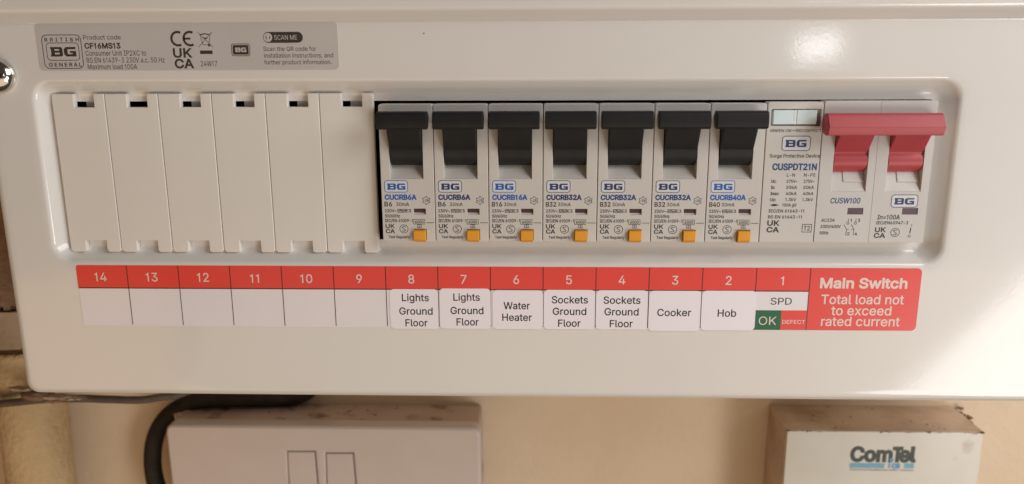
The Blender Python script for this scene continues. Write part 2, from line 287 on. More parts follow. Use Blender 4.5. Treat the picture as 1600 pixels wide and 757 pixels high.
def fatten(poly, d):
    """Move every edge of a closed outline outwards (clockwise outer loops, counter-clockwise holes)."""
    if not d:
        return poly
    out, n = [], len(poly)
    for i in range(n):
        (ax, ay), (bx, by), (cx, cy) = poly[i - 1], poly[i], poly[(i + 1) % n]
        ux, uy, wx, wy = bx - ax, by - ay, cx - bx, cy - by
        lu, lw = math.hypot(ux, uy) or 1, math.hypot(wx, wy) or 1
        n1, n2 = (-uy / lu, ux / lu), (-wy / lw, wx / lw)
        mx, my = n1[0] + n2[0], n1[1] + n2[1]
        k = 2 * d / max(mx * mx + my * my, 0.9)
        out.append((bx + mx * k, by + my * k))
    return out


def _area(p):
    return sum(p[i - 1][0] * p[i][1] - p[i][0] * p[i - 1][1] for i in range(len(p))) / 2


def text_loops(s, x0, x1, base, cap, bold=0.0, shear=0.0, track=0.0):
    """Outlines of s fitted to run from x0 to x1 (x1 None: natural width), baseline and capital height in mm."""
    glyphs, x = [], 0.0
    for c in s:
        adv, sp = FONT[c]
        if sp:
            glyphs.append([[(px + x, py) for px, py in p] for p in sp])
        x += adv + track
    flat = [p for g in glyphs for l in g for p in l]
    lo, hi = min(p[0] for p in flat), max(p[0] for p in flat)
    bx = bold * cap
    sx = cap if x1 is None else (x1 - x0 - 2 * bx) / (hi - lo)
    out = []
    for g in glyphs:
        out.append([fatten([(x0 + bx + (px - lo) * sx + shear * py * cap, base + py * cap) for px, py in l], bx) for l in g])
    return out


def ctext(s, xc, base, cap, wscale=1.0, bold=0.0, shear=0.0):
    """Centred on xc at natural width times wscale."""
    l = text_loops(s, 0, None, base, cap, 0, 0)
    fl = [p[0] for g in l for q in g for p in q]
    w = (max(fl) - min(fl)) * wscale + 2 * bold * cap
    return text_loops(s, xc - w / 2, xc + w / 2, base, cap, bold, shear)


def fill_loops(loops):
    """Triangulate outlines by winding number, so strokes of a letter may overlap: (2-D points, faces)."""
    vs, es = [], []
    for l in loops:
        b = len(vs)
        vs += [Vector(p) for p in l]
        es += [(b + i, b + (i + 1) % len(l)) for i in range(len(l))]
    pts, _, fs, _, _, _ = delaunay_2d_cdt(vs, es, [], 0, 1e-6)
    segs = [(l[i - 1], l[i]) for l in loops for i in range(len(l))]
    out = []
    for f in fs:
        cx = sum(pts[i].x for i in f) / len(f)
        cy = sum(pts[i].y for i in f) / len(f)
        w = 0
        for (ax, ay), (bx, by) in segs:
            if (ay > cy) != (by > cy) and cx < (bx - ax) * (cy - ay) / (by - ay) + ax:
                w += 1 if by > ay else -1
        if w:
            out.append(tuple(f))
    return [(p.x, p.y) for p in pts], out


FONT['1'] = (0.68, [[(0.30, 0.0), (0.30, 0.74), (0.10, 0.74), (0.10, 0.83), (0.24, 0.86), (0.31, 0.92), (0.34, 1.0), (0.42, 1.0), (0.42, 0.0)]])


# ------------------------------------------------------------------ mesh building, in mm


class MB:
    def __init__(s):
        s.v, s.f = [], []

    def add(s, vs, fs):
        b = len(s.v)
        s.v += [tuple(v) for v in vs]
        s.f += [tuple(i + b for i in f) for f in fs]
        return s

    def bm(s, bm):
        bm.verts.ensure_lookup_table()
        bm.verts.index_update()
        s.add([v.co[:] for v in bm.verts], [[v.index for v in f.verts] for f in bm.faces])
        bm.free()
        return s

    def box(s, x0, x1, y0, y1, z0, z1, bev=0.0, seg=2):
        bm = bmesh.new()
        bmesh.ops.create_cube(bm, size=1)
        for v in bm.verts:
            v.co = ((x0 + x1) / 2 + v.co.x * (x1 - x0), (y0 + y1) / 2 + v.co.y * (y1 - y0), (z0 + z1) / 2 + v.co.z * (z1 - z0))
        if bev:
            bmesh.ops.bevel(bm, geom=bm.edges[:], offset=bev, segments=seg, profile=0.5, affect='EDGES')
        return s.bm(bm)

    def prism(s, prof, x0, x1, bev=0.0, seg=2):
        """A (y, z) outline swept along x."""
        bm = bmesh.new()
        a = [bm.verts.new((x0, y, z)) for y, z in prof]
        b = [bm.verts.new((x1, y, z)) for y, z in prof]
        n = len(prof)
        fs = [bm.faces.new(a), bm.faces.new(b[::-1])]
        for i in range(n):
            bm.faces.new((a[i], b[i], b[(i + 1) % n], a[(i + 1) % n]))
        bmesh.ops.recalc_face_normals(bm, faces=bm.faces[:])
        if bev:
            es = [e for e in bm.edges if e.calc_face_angle(0) > 0.5]
            bmesh.ops.bevel(bm, geom=es, offset=bev, segments=seg, profile=0.5, affect='EDGES')
        return s.bm(bm)

    def plate(s, loops, y0, y1, bev=0.0):
        """Outlines in (x, z) with holes, given thickness from y0 (front) to y1 with bevelled rims."""
        cu = bpy.data.curves.new('plate', 'CURVE')
        cu.dimensions = '2D'
        cu.fill_mode = 'BOTH'
        cu.bevel_depth = bev
        cu.bevel_resolution = 1
        cu.offset = -bev
        cu.extrude = (y1 - y0) / 2 - bev
        for l in loops:
            sp = cu.splines.new('POLY')
            sp.points.add(len(l) - 1)
            for i, (x, y) in enumerate(l):
                sp.points[i].co = (x, y, 0, 1)
            sp.use_cyclic_u = True
        o = bpy.data.objects.new('plate', cu)
        me = bpy.data.meshes.new_from_object(o)
        ym = (y0 + y1) / 2
        s.add([(v.co.x, ym - v.co.z, v.co.y) for v in me.vertices], [tuple(p.vertices) for p in me.polygons])
        bpy.data.objects.remove(o)
        bpy.data.curves.remove(cu)
        bpy.data.meshes.remove(me)
        return s

    def sheet(s, loops, y):
        """Flat print: filled outlines in (x, z) lying at depth y, facing the viewer."""
        pts, fs = fill_loops(loops)
        return s.add([(px, y, pz) for px, pz in pts], [f if _area([pts[q] for q in f]) > 0 else f[::-1] for f in fs])

    def text(s, *a, y=0.0, **k):
        if a[4] < 1.3 and 'bold' not in k:
            k['bold'] = 0.035
        for g in text_loops(*a, **k):
            s.sheet(g, y)
        return s

    def emblem(s, x0, x1, z0, z1, y):
        for g in emblem(x0, x1, z0, z1):
            s.sheet(g, y)
        return s

    def ctext(s, *a, y=0.0, **k):
        for g in ctext(*a, **k):
            s.sheet(g, y)
        return s

    def line(s, pts, w, y, closed=False):
        """A flat stroke of width w through (x, z) points."""
        n = len(pts)
        L, R = [], []
        for i in range(n):
            p = pts[i]
            a = pts[i - 1] if (i or closed) else None
            b = pts[(i + 1) % n] if (i < n - 1 or closed) else None
            ds = []
            for q0, q1 in ((a, p), (p, b)):
                if q0 is not None and q1 is not None:
                    dx, dz = q1[0] - q0[0], q1[1] - q0[1]
                    h = math.hypot(dx, dz) or 1
                    ds.append((-dz / h, dx / h))
            mx, mz = sum(d[0] for d in ds), sum(d[1] for d in ds)
            k = len(ds) * w / 2 / max(mx * mx + mz * mz, 0.6 * len(ds)) if len(ds) == 2 else w / 2
            if len(ds) == 2:
                k = w / max(mx * mx + mz * mz, 0.8)
            L.append((p[0] + mx * k, y, p[1] + mz * k))
            R.append((p[0] - mx * k, y, p[1] - mz * k))
        fs = []
        for i in range(n if closed else n - 1):
            j = (i + 1) % n
            fs.append((i, n + i, n + j, j))
        return s.add(L + R, fs)

    def circ(s, cx, cz, r, w, y, n=24, a0=0, a1=360):
        full = a1 - a0 >= 360
        k = n if full else n + 1
        pts = [(cx + r * math.cos(math.radians(a0 + (a1 - a0) * i / n)), cz + r * math.sin(math.radians(a0 + (a1 - a0) * i / n))) for i in range(k)]
        return s.line(pts, w, y, full)

    def tube(s, pts, r, n=14, ry=None, wob=0.0, seed=1):
        """A tube through 3-D points with capped ends; r may be a list."""
        rnd = random.Random(seed)
        rs = r if isinstance(r, (list, tuple)) else [r] * len(pts)
        rings = []
        P = [Vector(p) for p in pts]
        for i, p in enumerate(P):
            t = (P[min(i + 1, len(P) - 1)] - P[max(i - 1, 0)]).normalized()
            up = Vector((0, 1, 0)) if abs(t.y) < 0.9 else Vector((0, 0, 1))
            a = t.cross(up).normalized()
            b = a.cross(t).normalized()
            ring = []
            for k in range(n):
                an = 2 * math.pi * k / n
                rr = rs[i] * (1 + wob * (rnd.random() - 0.5))
                ring.append(p + a * math.cos(an) * rr + b * math.sin(an) * rr * (ry or 1.0))
            rings.append(ring)
        vs = [v[:] for rg in rings for v in rg]
        fs = []
        for i in range(len(P) - 1):
            for k in range(n):
                j = (k + 1) % n
                fs.append((i * n + k, i * n + j, (i + 1) * n + j, (i + 1) * n + k))
        fs.append(tuple(range(n))[::-1])
        fs.append(tuple((len(P) - 1) * n + k for k in range(n)))
        return s.add(vs, fs)

    def lump(s, c, r, seed=0, sub=2, rough=0.35):
        rnd = random.Random(seed)
        bm = bmesh.new()
        bmesh.ops.create_icosphere(bm, subdivisions=sub, radius=1)
        for v in bm.verts:
            k = 1 + rough * (rnd.random() - 0.5)
            v.co = (c[0] + v.co.x * r[0] * k, c[1] + v.co.y * r[1] * k, c[2] + v.co.z * r[2] * k)
        return s.bm(bm)

    def mesh(s, name, origin=(0, 0, 0), angle=32.0):
        me = bpy.data.meshes.new(name)
        ox, oy, oz = origin
        me.from_pydata([((x - ox) * MM, (y - oy) * MM, (z - oz) * MM) for x, y, z in s.v], [], s.f)
        me.validate()
        bm = bmesh.new()
        bm.from_mesh(me)
        bmesh.ops.remove_doubles(bm, verts=bm.verts[:], dist=2e-6)
        bm.to_mesh(me)
        bm.free()
        me.shade_smooth()
        even_normals(me, math.cos(math.radians(angle + 14)))
        return me


def even_normals(me, lim):
    """Corner normals weighted by face area, so flat faces stay flat and only the rounded rims shade round."""
    nf = len(me.polygons)
    if nf == 0:
        return
    N = [p.normal.copy() for p in me.polygons]
    A = [p.area for p in me.polygons]
    at = [[] for _ in me.vertices]
    for p in me.polygons:
        for v in p.vertices:
            at[v].append(p.index)
    out = []
    for p in me.polygons:
        n = N[p.index]
        for v in p.vertices:
            t = Vector((0, 0, 0))
            for q in at[v]:
                if N[q].dot(n) > lim:
                    t += N[q] * A[q]
            out.append(t.normalized() if t.length > 0 else n)
    me.normals_split_custom_set(out)


CACHE = {}
ORIGIN = {}


def link(o, parent=None):
    COL.objects.link(o)
    if parent is not None:
        o.parent = parent
    return o


def thing(name, label, cat, loc=(0, 0, 0), group=None):
    o = bpy.data.objects.new(name, None)
    o.empty_display_size = 0.005
    link(o)
    o.location = [c * MM for c in loc]
    ORIGIN[o.name] = loc
    o['label'] = label
    o['category'] = cat
    if group:
        o['group'] = group
    return o


def world_origin(o):
    return ORIGIN[o.name]


def part(name, mb, m, parent, label=None, key=None, kind=None, angle=32.0):
    """One mesh object under its thing (or part); coordinates of mb are those of the scene, in mm."""
    if key is not None and key in CACHE:
        me = CACHE[key]
    else:
        b = mb() if callable(mb) else mb
        me = b.mesh(name, world_origin(parent), angle)
        me.materials.append(m)
        if key is not None:
            CACHE[key] = me
    o = bpy.data.objects.new(name, me)
    link(o, parent)
    ORIGIN[o.name] = world_origin(parent)
    if label:
        o['label'] = label
    if kind:
        o['kind'] = kind
    return o


def rrect(x0, x1, z0, z1, r, n=4, corners=(1, 1, 1, 1)):
    """Rounded rectangle, counter-clockwise from the lower left corner."""
    out = []
    for (cx, cz, a0), on in zip(((x0 + r, z0 + r, 180), (x1 - r, z0 + r, 270), (x1 - r, z1 - r, 0), (x0 + r, z1 - r, 90)), corners):
        if not on:
            out.append((x0 if cx < (x0 + x1) / 2 else x1, z0 if cz < (z0 + z1) / 2 else z1))
            continue
        for i in range(n + 1):
            a = math.radians(a0 + 90 * i / n)
            out.append((cx + r * math.cos(a), cz + r * math.sin(a)))
    return out


def emblem(x0, x1, z0, z1):
    """The wide square-shouldered letters B and G of the maker's emblem."""
    w, h = x1 - x0, z1 - z0
    a = 0.475 * w

    def box(bx, u0, u1, v0, v1):
        return rect(bx + u0 * a, bx + u1 * a, z0 + v0 * h, z0 + v1 * h)
    b = [rrect(x0 + 0.05 * a, x0 + a, z0, z0 + h, 0.2 * h, 3, (0, 1, 1, 0)), box(x0, 0, 0.2, 0, 0.22), box(x0, 0, 0.2, 0.78, 1)]
    b += [box(x0, 0.34, 0.74, 0.22, 0.41)[::-1], box(x0, 0.34, 0.72, 0.61, 0.79)[::-1]]
    gx = x1 - a
    c = 0.16
    left = [(gx + c * a, z0), (gx + 0.3 * a, z0), (gx + 0.3 * a, z0 + h), (gx + c * a, z0 + h), (gx, z0 + (1 - 1.6 * c) * h), (gx, z0 + 1.6 * c * h)]
    g = [left, box(gx, 0.2, 0.98, 0.77, 1), box(gx, 0.2, 1, 0, 0.24), box(gx, 0.72, 1, 0, 0.58), box(gx, 0.5, 1, 0.36, 0.58)]
    return [b, g]


def rect(x0, x1, z0, z1):
    return [(x0, z0), (x1, z0), (x1, z1), (x0, z1)]


# ------------------------------------------------------------------ the setting: the wall behind
WALL_Y = 98.0


def build_wall():
    bm = bmesh.new()
    nx, nz = 60, 50
    rnd = random.Random(4)
    g = [[bm.verts.new((-900 + 2100 * i / nx, WALL_Y + 0.5 * (rnd.random() - 0.5), -900 + 1700 * j / nz)) for j in range(nz + 1)] for i in range(nx + 1)]
    for i in range(nx):
        for j in range(nz):
            bm.faces.new((g[i][j], g[i + 1][j], g[i + 1][j + 1], g[i][j + 1]))
    me = MB().bm(bm).mesh('wall', angle=60)
    me.materials.append(M['wall'])
    o = bpy.data.objects.new('wall', me)
    link(o)
    o['kind'] = 'structure'


build_wall()

# ------------------------------------------------------------------ the consumer unit: cover, tray, screw, stickers
UX0, UX1, UZ0, UZ1 = -24.5, 370.0, -48.2, 81.2


def build_cover():
    """Front sheet with a pressed-in tray for the modules and an opening in the tray floor."""
    N = 6
    chain = []

    def loop(x0, x1, z0, z1, r, y):
        return [(x, y, z) for x, z in rrect(x0, x1, z0, z1, r, N)]
    # outer edge, from the wall side to the front
    for inset, y in ((0.0, 24.0), (0.0, 3.2), (0.25, 1.9), (0.9, 0.75), (1.9, 0.15), (3.2, 0.0), (5.0, 0.0)):
        chain.append(loop(UX0 + inset, UX1 - inset, UZ0 + inset, UZ1 - inset * 0.2, max(4.2 - inset * 0.3, 2), y))
    rx0, rx1, rz0, rz1 = -7.8, 296.0, 0.4, 63.2
    for inset, y in ((-1.8, 0.0), (0.0, 0.0), (0.8, 0.2), (1.6, 0.8), (3.6, 3.6), (4.4, 4.5), (5.3, 4.93), (6.0, 5.0)):
        chain.append(loop(rx0 + inset, rx1 - inset, rz0 + inset, rz1 - inset, max(6.6 - inset * 0.55, 1.5), y))
    chain.append(loop(0.5, 288.7, 8.5, 55.75, 0.6, 5.0))
    chain.append(loop(0.5, 288.7, 8.5, 55.75, 0.6, 6.2))
    m = MB()
    n = len(chain[0])
    vs = [v for c in chain for v in c]
    fs = []
    for a in range(len(chain) - 1):
        for i in range(n):
            j = (i + 1) % n
            fs.append((a * n + i, a * n + j, (a + 1) * n + j, (a + 1) * n + i))
    return m.add(vs, fs)


def build_unit():
    u = thing('consumer_unit', 'wide white metal consumer unit with a recessed row of breakers', 'fuse box', (170, 90, -48))
    part('front_cover', build_cover(), M['panel'], u, angle=50)
    # the raised rim along the top of the cover
    prof = [(0.6, 80.2), (-0.15, 80.9), (-0.7, 81.6), (-1.9, 83.0), (-2.7, 83.8), (-3.2, 84.7), (-3.4, 85.8), (-3.4, 104), (-2.4, 107), (0, 108), (98, 108), (98, 80.2)]
    part('top_rim', MB().prism(prof, UX0 - 0.3, UX1 + 0.3), M['panel'], u, angle=50)
    t = MB()
    t.box(UX0 + 1, UX0 + 2.2, 20, WALL_Y - 0.5, UZ0 + 1, 81)
    t.box(UX1 - 2.2, UX1 - 1, 20, WALL_Y - 0.5, UZ0 + 1, 81)
    t.box(UX0 + 2.2, UX1 - 2.2, 20, WALL_Y - 0.5, UZ0 + 1, UZ0 + 2.2)
    part('side_wall', t, M['panel'], u)
    part('back_plate', MB().box(UX0 + 2.2, UX1 - 2.2, 78, WALL_Y - 1, UZ0 + 2.2, 80), M['shade_steel'], u)
    # added liner behind the cover's opening, its dark colour standing in for shade
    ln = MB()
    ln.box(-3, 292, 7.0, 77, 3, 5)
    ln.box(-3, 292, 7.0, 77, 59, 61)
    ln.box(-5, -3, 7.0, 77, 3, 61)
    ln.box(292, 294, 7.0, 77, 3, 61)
    part('shade_liner', ln, M['shade_steel'], u)
    # chrome screw at the left, its head above the cover
    cx, cz = -17.3, 64.4
    d = MB()
    bm = bmesh.new()
    bmesh.ops.create_uvsphere(bm, u_segments=40, v_segments=24, radius=1)
    for v in bm.verts:
        x, y, z = v.co
        v.co = (cx + x * 5.9, min(0.05, -0.4 + z * -4.2), cz + y * 5.9)
    d.bm(bm)
    sc = part('cover_screw', d, M['chrome'], u, angle=60)
    sl = MB().box(cx - 4.2, cx + 4.2, -4.72, -4.2, cz - 0.55, cz + 0.55, 0.1)
    part('screw_slot', sl, M['slot_dark'], sc)
    part('paint_speck', MB().lump((123.4, -0.05, 77.1), (0.28, 0.12, 0.22), 3, 1), M['ink_brown'], u)
    return u


UNIT = build_unit()


def build_rating_label(u):
    y = -0.10
    lab = part('rating_label', MB().plate([rrect(-3.2, 95.6, 65.9, 81.0, 1.6)], -0.10, 0.02), M['rating'], u, 'silver rating sticker at the top left with fine black print')
    y -= 0.03
    m = MB()
    m.line(rrect(-1.4, 11.5, 66.6, 77.2, 1.6), 0.22, y, True)
    m.line(rrect(-0.2, 10.5, 69.2, 74.7, 1.1), 0.2, y, True)
    m.emblem(1.05, 9.5, 70.4, 73.4, y)
    m.text('BRITISH', -0.5, 10.9, 75.2, 1.1, track=0.55, y=y)
    m.text('GENERAL', 0.0, 10.9, 67.2, 1.2, track=0.30, y=y)
    m.text('Product code', 12.4, 24.8, 75.7, 1.4, y=y)
    m.text('CF16MS13', 12.5, 24.4, 72.9, 1.65, bold=0.055, y=y)
    m.text('Consumer Unit IP2XC to', 12.6, 32.6, 70.6, 1.6, y=y)
    m.text('BS EN 61439-3 230V a.c. 50 Hz', 12.7, 38.5, 68.4, 1.6, y=y)
    m.text('Maximum load 100A', 12.8, 29.2, 66.3, 1.6, y=y)
    # CE mark: two arcs and a bar
    m.circ(43.5, 75.85, 2.1, 0.72, y, 18, 62, 298)
    m.circ(47.5, 75.85, 2.1, 0.72, y, 18, 62, 298)
    m.line([(45.4, 75.85), (47.6, 75.85)], 0.66, y)
    # UK CA mark
    m.text('UK', 41.5, 47.7, 70.0, 2.75, bold=0.05, y=y)
    m.text('CA', 41.7, 48.0, 66.6, 2.75, bold=0.05, y=y)
    # crossed-out bin and its bar
    m.line([(50.9, 76.7), (51.6, 73.9), (53.5, 73.9), (54.1, 76.7)], 0.16, y, False)
    m.line([(50.7, 77.0), (52.4, 77.35), (54.3, 77.0)], 0.3, y)
    m.line([(51.8, 76.0), (53.2, 76.0)], 0.32, y)
    m.circ(53.6, 73.75, 0.28, 0.3, y, 10)
    m.line([(50.1, 77.9), (54.8, 73.1)], 0.14, y)
    m.line([(54.9, 77.9), (50.0, 73.1)], 0.14, y)
    m.sheet([rect(50.4, 54.5, 71.0, 72.1)], y)
    m.text('24W17', 50.3, 55.7, 67.1, 1.7, y=y)
    # dark tile and the pill-shaped badge
    m.line(rrect(60.85, 66.7, 70.4, 74.1, 0.5), 0.2, y, True)
    m.sheet([rrect(61.2, 66.35, 70.75, 73.75, 0.35)], y)
    m.sheet([rrect(71.4, 84.3, 74.4, 77.8, 1.65, 8)], y)
    m.text('Scan the QR code for', 71.2, 88.4, 71.85, 1.35, y=y)
    m.text('installation instructions, and', 71.3, 93.8, 69.75, 1.35, y=y)
    m.text('further product information.', 71.2, 93.2, 67.65, 1.35, y=y)
    part('lettering', m, M['ink_brown'], lab)
    w = MB()
    w.emblem(62.0, 65.6, 71.55, 72.95, y - 0.03)
    w.text('SCAN ME', 75.0, 82.4, 75.35, 1.45, y=y - 0.03)
    w.circ(72.95, 76.1, 1.1, 0.62, y - 0.03, 20)
    w.sheet([rrect(72.5, 73.4, 75.35, 76.85, 0.2)], y - 0.03)
    part('pale_lettering', w, M['rating'], lab)


build_rating_label(UNIT)


def build_label_strip(u):
    y = -0.10
    st = part('label_strip', MB().plate([rrect(0.3, 288.8, -21.75, 0.15, 1.0)], y, 0.02), M['label_white'], u,
              'long printed strip of numbered red cells with white spaces below')
    y -= 0.03
    r = MB()
    r.sheet([rrect(0.2, 252.0, -7.85, 0.2, 0.9, 3, (0, 0, 0, 1))], y)
    part('red_band', r, M['label_red'], st)
    r = MB()
    r.sheet([rrect(252.0, 289.0, -21.75, 0.2, 1.5, 4, (0, 1, 1, 0))], y)
    part('warning_panel', r, M['label_red'], st, 'red panel with white writing at the right end')
    part('ok_panel', MB().sheet([rect(234.05, 243.3, -21.75, -14.75)], y), M['label_green'], st)
    part('defect_panel', MB().sheet([rect(243.3, 252.0, -21.75, -14.75)], y), M['label_red'], st)
    g = MB()
    for k in range(1, 15):
        x = 18.0 * k + (0.0 if k < 13 else 0.05)
        g.line([(x, 0.1), (x, -7.9)], 0.28, y - 0.03)
    g.line([(0.3, -7.95), (252.0, -7.95)], 0.34, y - 0.035)
    part('red_band_line', g, M['line'], st)
    g = MB()
    for k in list(range(1, 15)):
        x = 18.0 * k
        g.line([(x, -8.1), (x, -21.3 if k < 13 else -21.7)], 0.26, y - 0.03)
    part('cell_line', g, M['line_grey'], st)
    w = MB()
    for n in range(1, 15):
        c = 18 * (14 - n) + 9.0 - (0.5 if n > 9 else 0.2)
        w.ctext(str(n), c, -5.8 if n < 12 else -5.5, 3.05, 0.98, bold=0.012, y=y - 0.03)
    w.text('OK', 235.8, 241.8, -19.95, 2.95, bold=0.0, y=y - 0.03)
    w.text('DEFECT', 243.8, 251.5, -19.5, 1.3, bold=0.02, y=y - 0.03)
    part('cell_number', w, M['pink_ink'], st)
    w = MB()
    w.text('Main Switch', 255.5, 284.6, -6.7, 3.3, bold=0.06, y=y - 0.03)
    w.text('Total load not', 256.3, 284.0, -12.35, 3.2, bold=0.022, y=y - 0.03)
    w.text('to exceed', 260.0, 280.2, -16.3, 3.2, bold=0.022, y=y - 0.03)
    w.text('rated current', 256.9, 283.4, -20.15, 3.2, bold=0.022, y=y - 0.03)
    part('warning_lettering', w, M['pink_ink'], st)
    part('spd_lettering', MB().text('SPD', 239.4, 246.5, -12.7, 2.4, y=y - 0.03), M['ink'], st)


build_label_strip(UNIT)

STICKERS = [
    # number, x0, x1, z0, z1, lines (text, x0, x1, baseline)
    (8, 109.1, 125.9, -22.15, -7.85, [('Lights', 113.35, 122.7, -12.1), ('Ground', 112.3, 123.9, -16.95), ('Floor', 114.3, 122.0, -21.2)]),
    (7, 126.35, 144.0, -22.0, -7.55, [('Lights', 131.15, 140.3, -11.85), ('Ground', 130.1, 141.5, -16.65), ('Floor', 132.1, 139.8, -20.75)]),
    (6, 144.6, 162.0, -22.0, -8.05, [('Water', 148.45, 157.5, -14.8), ('Heater', 147.95, 158.2, -19.0)]),
    (5, 162.3, 179.85, -21.95, -7.85, [('Sockets', 165.0, 177.4, -12.6), ('Ground', 165.35, 176.9, -16.75), ('Floor', 167.25, 175.0, -21.0)]),
    (4, 180.15, 197.8, -21.9, -7.9, [('Sockets', 182.7, 195.3, -12.65), ('Ground', 183.1, 194.8, -16.8), ('Floor', 185.0, 192.9, -21.05)]),
    (3, 198.2, 215.8, -22.35, -8.0, [('Cooker', 201.15, 212.7, -16.95)]),
    (2, 216.1, 234.5, -22.0, -7.9, [('Hob', 221.7, 228.0, -17.05)]),
]


def build_circuit_labels(u):
    for n, x0, x1, z0, z1, lines in STICKERS:
        y = -0.24
        words = ' '.join(l[0] for l in lines)
        s = part('circuit_label', MB().plate([rrect(x0, x1, z0, z1, 1.5, 5)], y, -0.145), M['sticker_white'], u, 'white sticker reading %s under red cell %d' % (words, n))
        m = MB()
        for t, a, b, base in lines:
            m.text(t, a, b, base, 2.5, bold=0.02, y=y - 0.03)
        part('lettering', m, M['ink'], s)


build_circuit_labels(UNIT)

# ------------------------------------------------------------------ blanking plates
ORD = ['first', 'second', 'third', 'fourth', 'fifth', 'sixth']


def blank_loop(x):
    w = 18.0
    a, b = x + 0.06, x + w - 0.06
    zt, zb, zn = 58.3, 4.3, 8.4
    pts = [(a, zb + 0.8), (a + 0.8, zb), (a + 5.0, zb), (a + 5.6, zb + 0.6), (a + 5.6, zn), (b - 5.0, zn), (b - 5.0, zb + 0.6), (b - 4.4, zb), (b - 0.8, zb), (b, zb + 0.8)]
    pts += [(b, zt), (a + 14.2, zt), (a + 14.2, 53.9), (a + 7.4, 53.9), (a + 7.4, zt), (a, zt)]
    return pts


for k in range(6):
    X = -2.5 + 18.02 * k
    n = 14 - k
    t = thing('blanking_plate', 'plain cream blanking plate directly above the red cell numbered %d, %s from the left' % (n, ORD[k]), 'blanking plate',
              (X + 9, 4.9, 4.6), 'blanking plates clipped into the left of the row')
    part('plate', lambda X=X: MB().plate([blank_loop(X)], 2.6, 4.9, 0.3), M['blank'], t, key='blank_plate')
    if k != 1:
        part('clip', lambda X=X: MB().box(X + 9.6, X + 14.8, 6.4, 8.0, 52.0, 58.0), M['blank'], t, key='blank_clip')

# ------------------------------------------------------------------ circuit breakers
BX0, BF = 107.75, -1.0      # left end of the breakers, their front plane


def add_circle_s(m, cx, cz, r, y, w=0.2):
    m.circ(cx, cz, r, w, y, 24)
    m.line([(cx + r * 0.45, cz + r * 0.52), (cx - r * 0.1, cz + r * 0.58), (cx - r * 0.42, cz + r * 0.38), (cx + r * 0.38, cz - r * 0.34), (cx + r * 0.1, cz - r * 0.58), (cx - r * 0.5, cz - r * 0.5)], w * 1.1, y)


def housing(X):
    m = MB()
    sl = rect(X + 3.25, X + 14.3, 30.4, 51.0)
    win = rect(X + 10.75, X + 14.8, 18.4, 20.35)
    but = rect(X + 10.6, X + 14.9, 9.6, 13.3)
    g1 = rect(X + 14.9, X + 17.5, 15.5, 15.66)
    m.plate([rrect(X + 0.12, X + 17.88, 9.2, 54.9, 0.9, 4, (0, 0, 1, 1)), sl, win, but, g1], BF, BF + 5, 0.18)
    # sloping floor of the lever slot and the space behind it
    m.prism([(BF + 0.2, 30.4), (BF + 4.2, 34.6), (BF + 4.2, 30.4)], X + 3.25, X + 14.3)
    m.box(X + 0.2, X + 17.8, BF + 5.0, 70, 9.4, 54.7)
    m.prism([(BF + 0.3, 18.4), (BF + 0.8, 18.9), (BF + 0.8, 18.4)], X + 10.75, X + 14.8)
    return m


def lever(X):
    m = MB()
    prof = [(3.9, 34.7), (1.2, 34.7), (0.3, 35.4), (-0.7, 36.7), (-1.3, 38.3), (-1.55, 39.9), (-1.45, 40.15), (-2.0, 40.5), (-3.2, 42.4), (-4.9, 45.2), (-6.2, 47.6), (-3.0, 51.0), (3.9, 51.0)]
    m.prism(prof, X + 3.45, X + 14.1, 0.15, 1)
    # the thumb bar
    bar = [(-4.0, 47.3), (-5.8, 46.95), (-7.3, 47.15), (-8.0, 47.8), (-8.1, 49.6), (-7.7, 52.0), (-7.0, 52.7), (-4.0, 52.75), (-2.2, 51.0)]
    m.prism(bar, X + 0.55, X + 16.85, 0.35, 2)
    return m


def button(X):
    prof = [(3.0, 9.0), (-1.0, 9.0), (-1.75, 9.35), (-2.5, 10.05), (-2.5, 12.9), (-2.2, 13.15), (3.0, 13.15)]
    return MB().prism(prof, X + 10.7, X + 14.75, 0.15, 2)


def marks(X, logo_m, t, rating, amps_text, cell):
    y = BF - 0.03
    lg = part('logo_ground', lambda: MB().sheet([rrect(X + 1.3, X + 9.0, 25.95, 29.75, 0.75)], y), M['logo_ground'], t, key='bg_ground')
    return lg


BREAKERS = [
    # cell, model print, type, x end of type, start of 30mA, colour of the logo, colour of the model print
    (8, 'CUCRB6A', 'B6', 3.7, 4.9, 'blue', 'blue', 'bright blue logo', 'B6'),
    (7, 'CUCRB6A', 'B6', 3.7, 4.9, 'navy', 'navy', 'dark navy logo', 'B6'),
    (6, 'CUCRB16A', 'B16', 4.6, 5.0, 'blue', 'blue', 'bright blue logo', 'B16'),
    (5, 'CUCRB32A', 'B32', 4.6, 5.0, 'navy', 'navy', 'navy logo', 'B32'),
    (4, 'CUCRB32A', 'B32', 4.6, 5.0, 'navy', 'midblue', 'navy logo', 'B32'),
    (3, 'CUCRB32A', 'B32', 4.6, 5.0, 'navy', 'midblue', 'navy logo', 'B32'),
    (2, 'CUCRB40A', 'B40', 4.6, 5.0, 'blue', 'blue', 'bright blue logo', 'B40'),
]
WHERE = {8: 'above the first Lights sticker', 7: 'above the second Lights sticker', 6: 'above the Water Heater sticker', 5: 'above the left Sockets sticker', 4: 'above the right Sockets sticker', 3: 'above the Cooker sticker', 2: 'above the Hob sticker'}


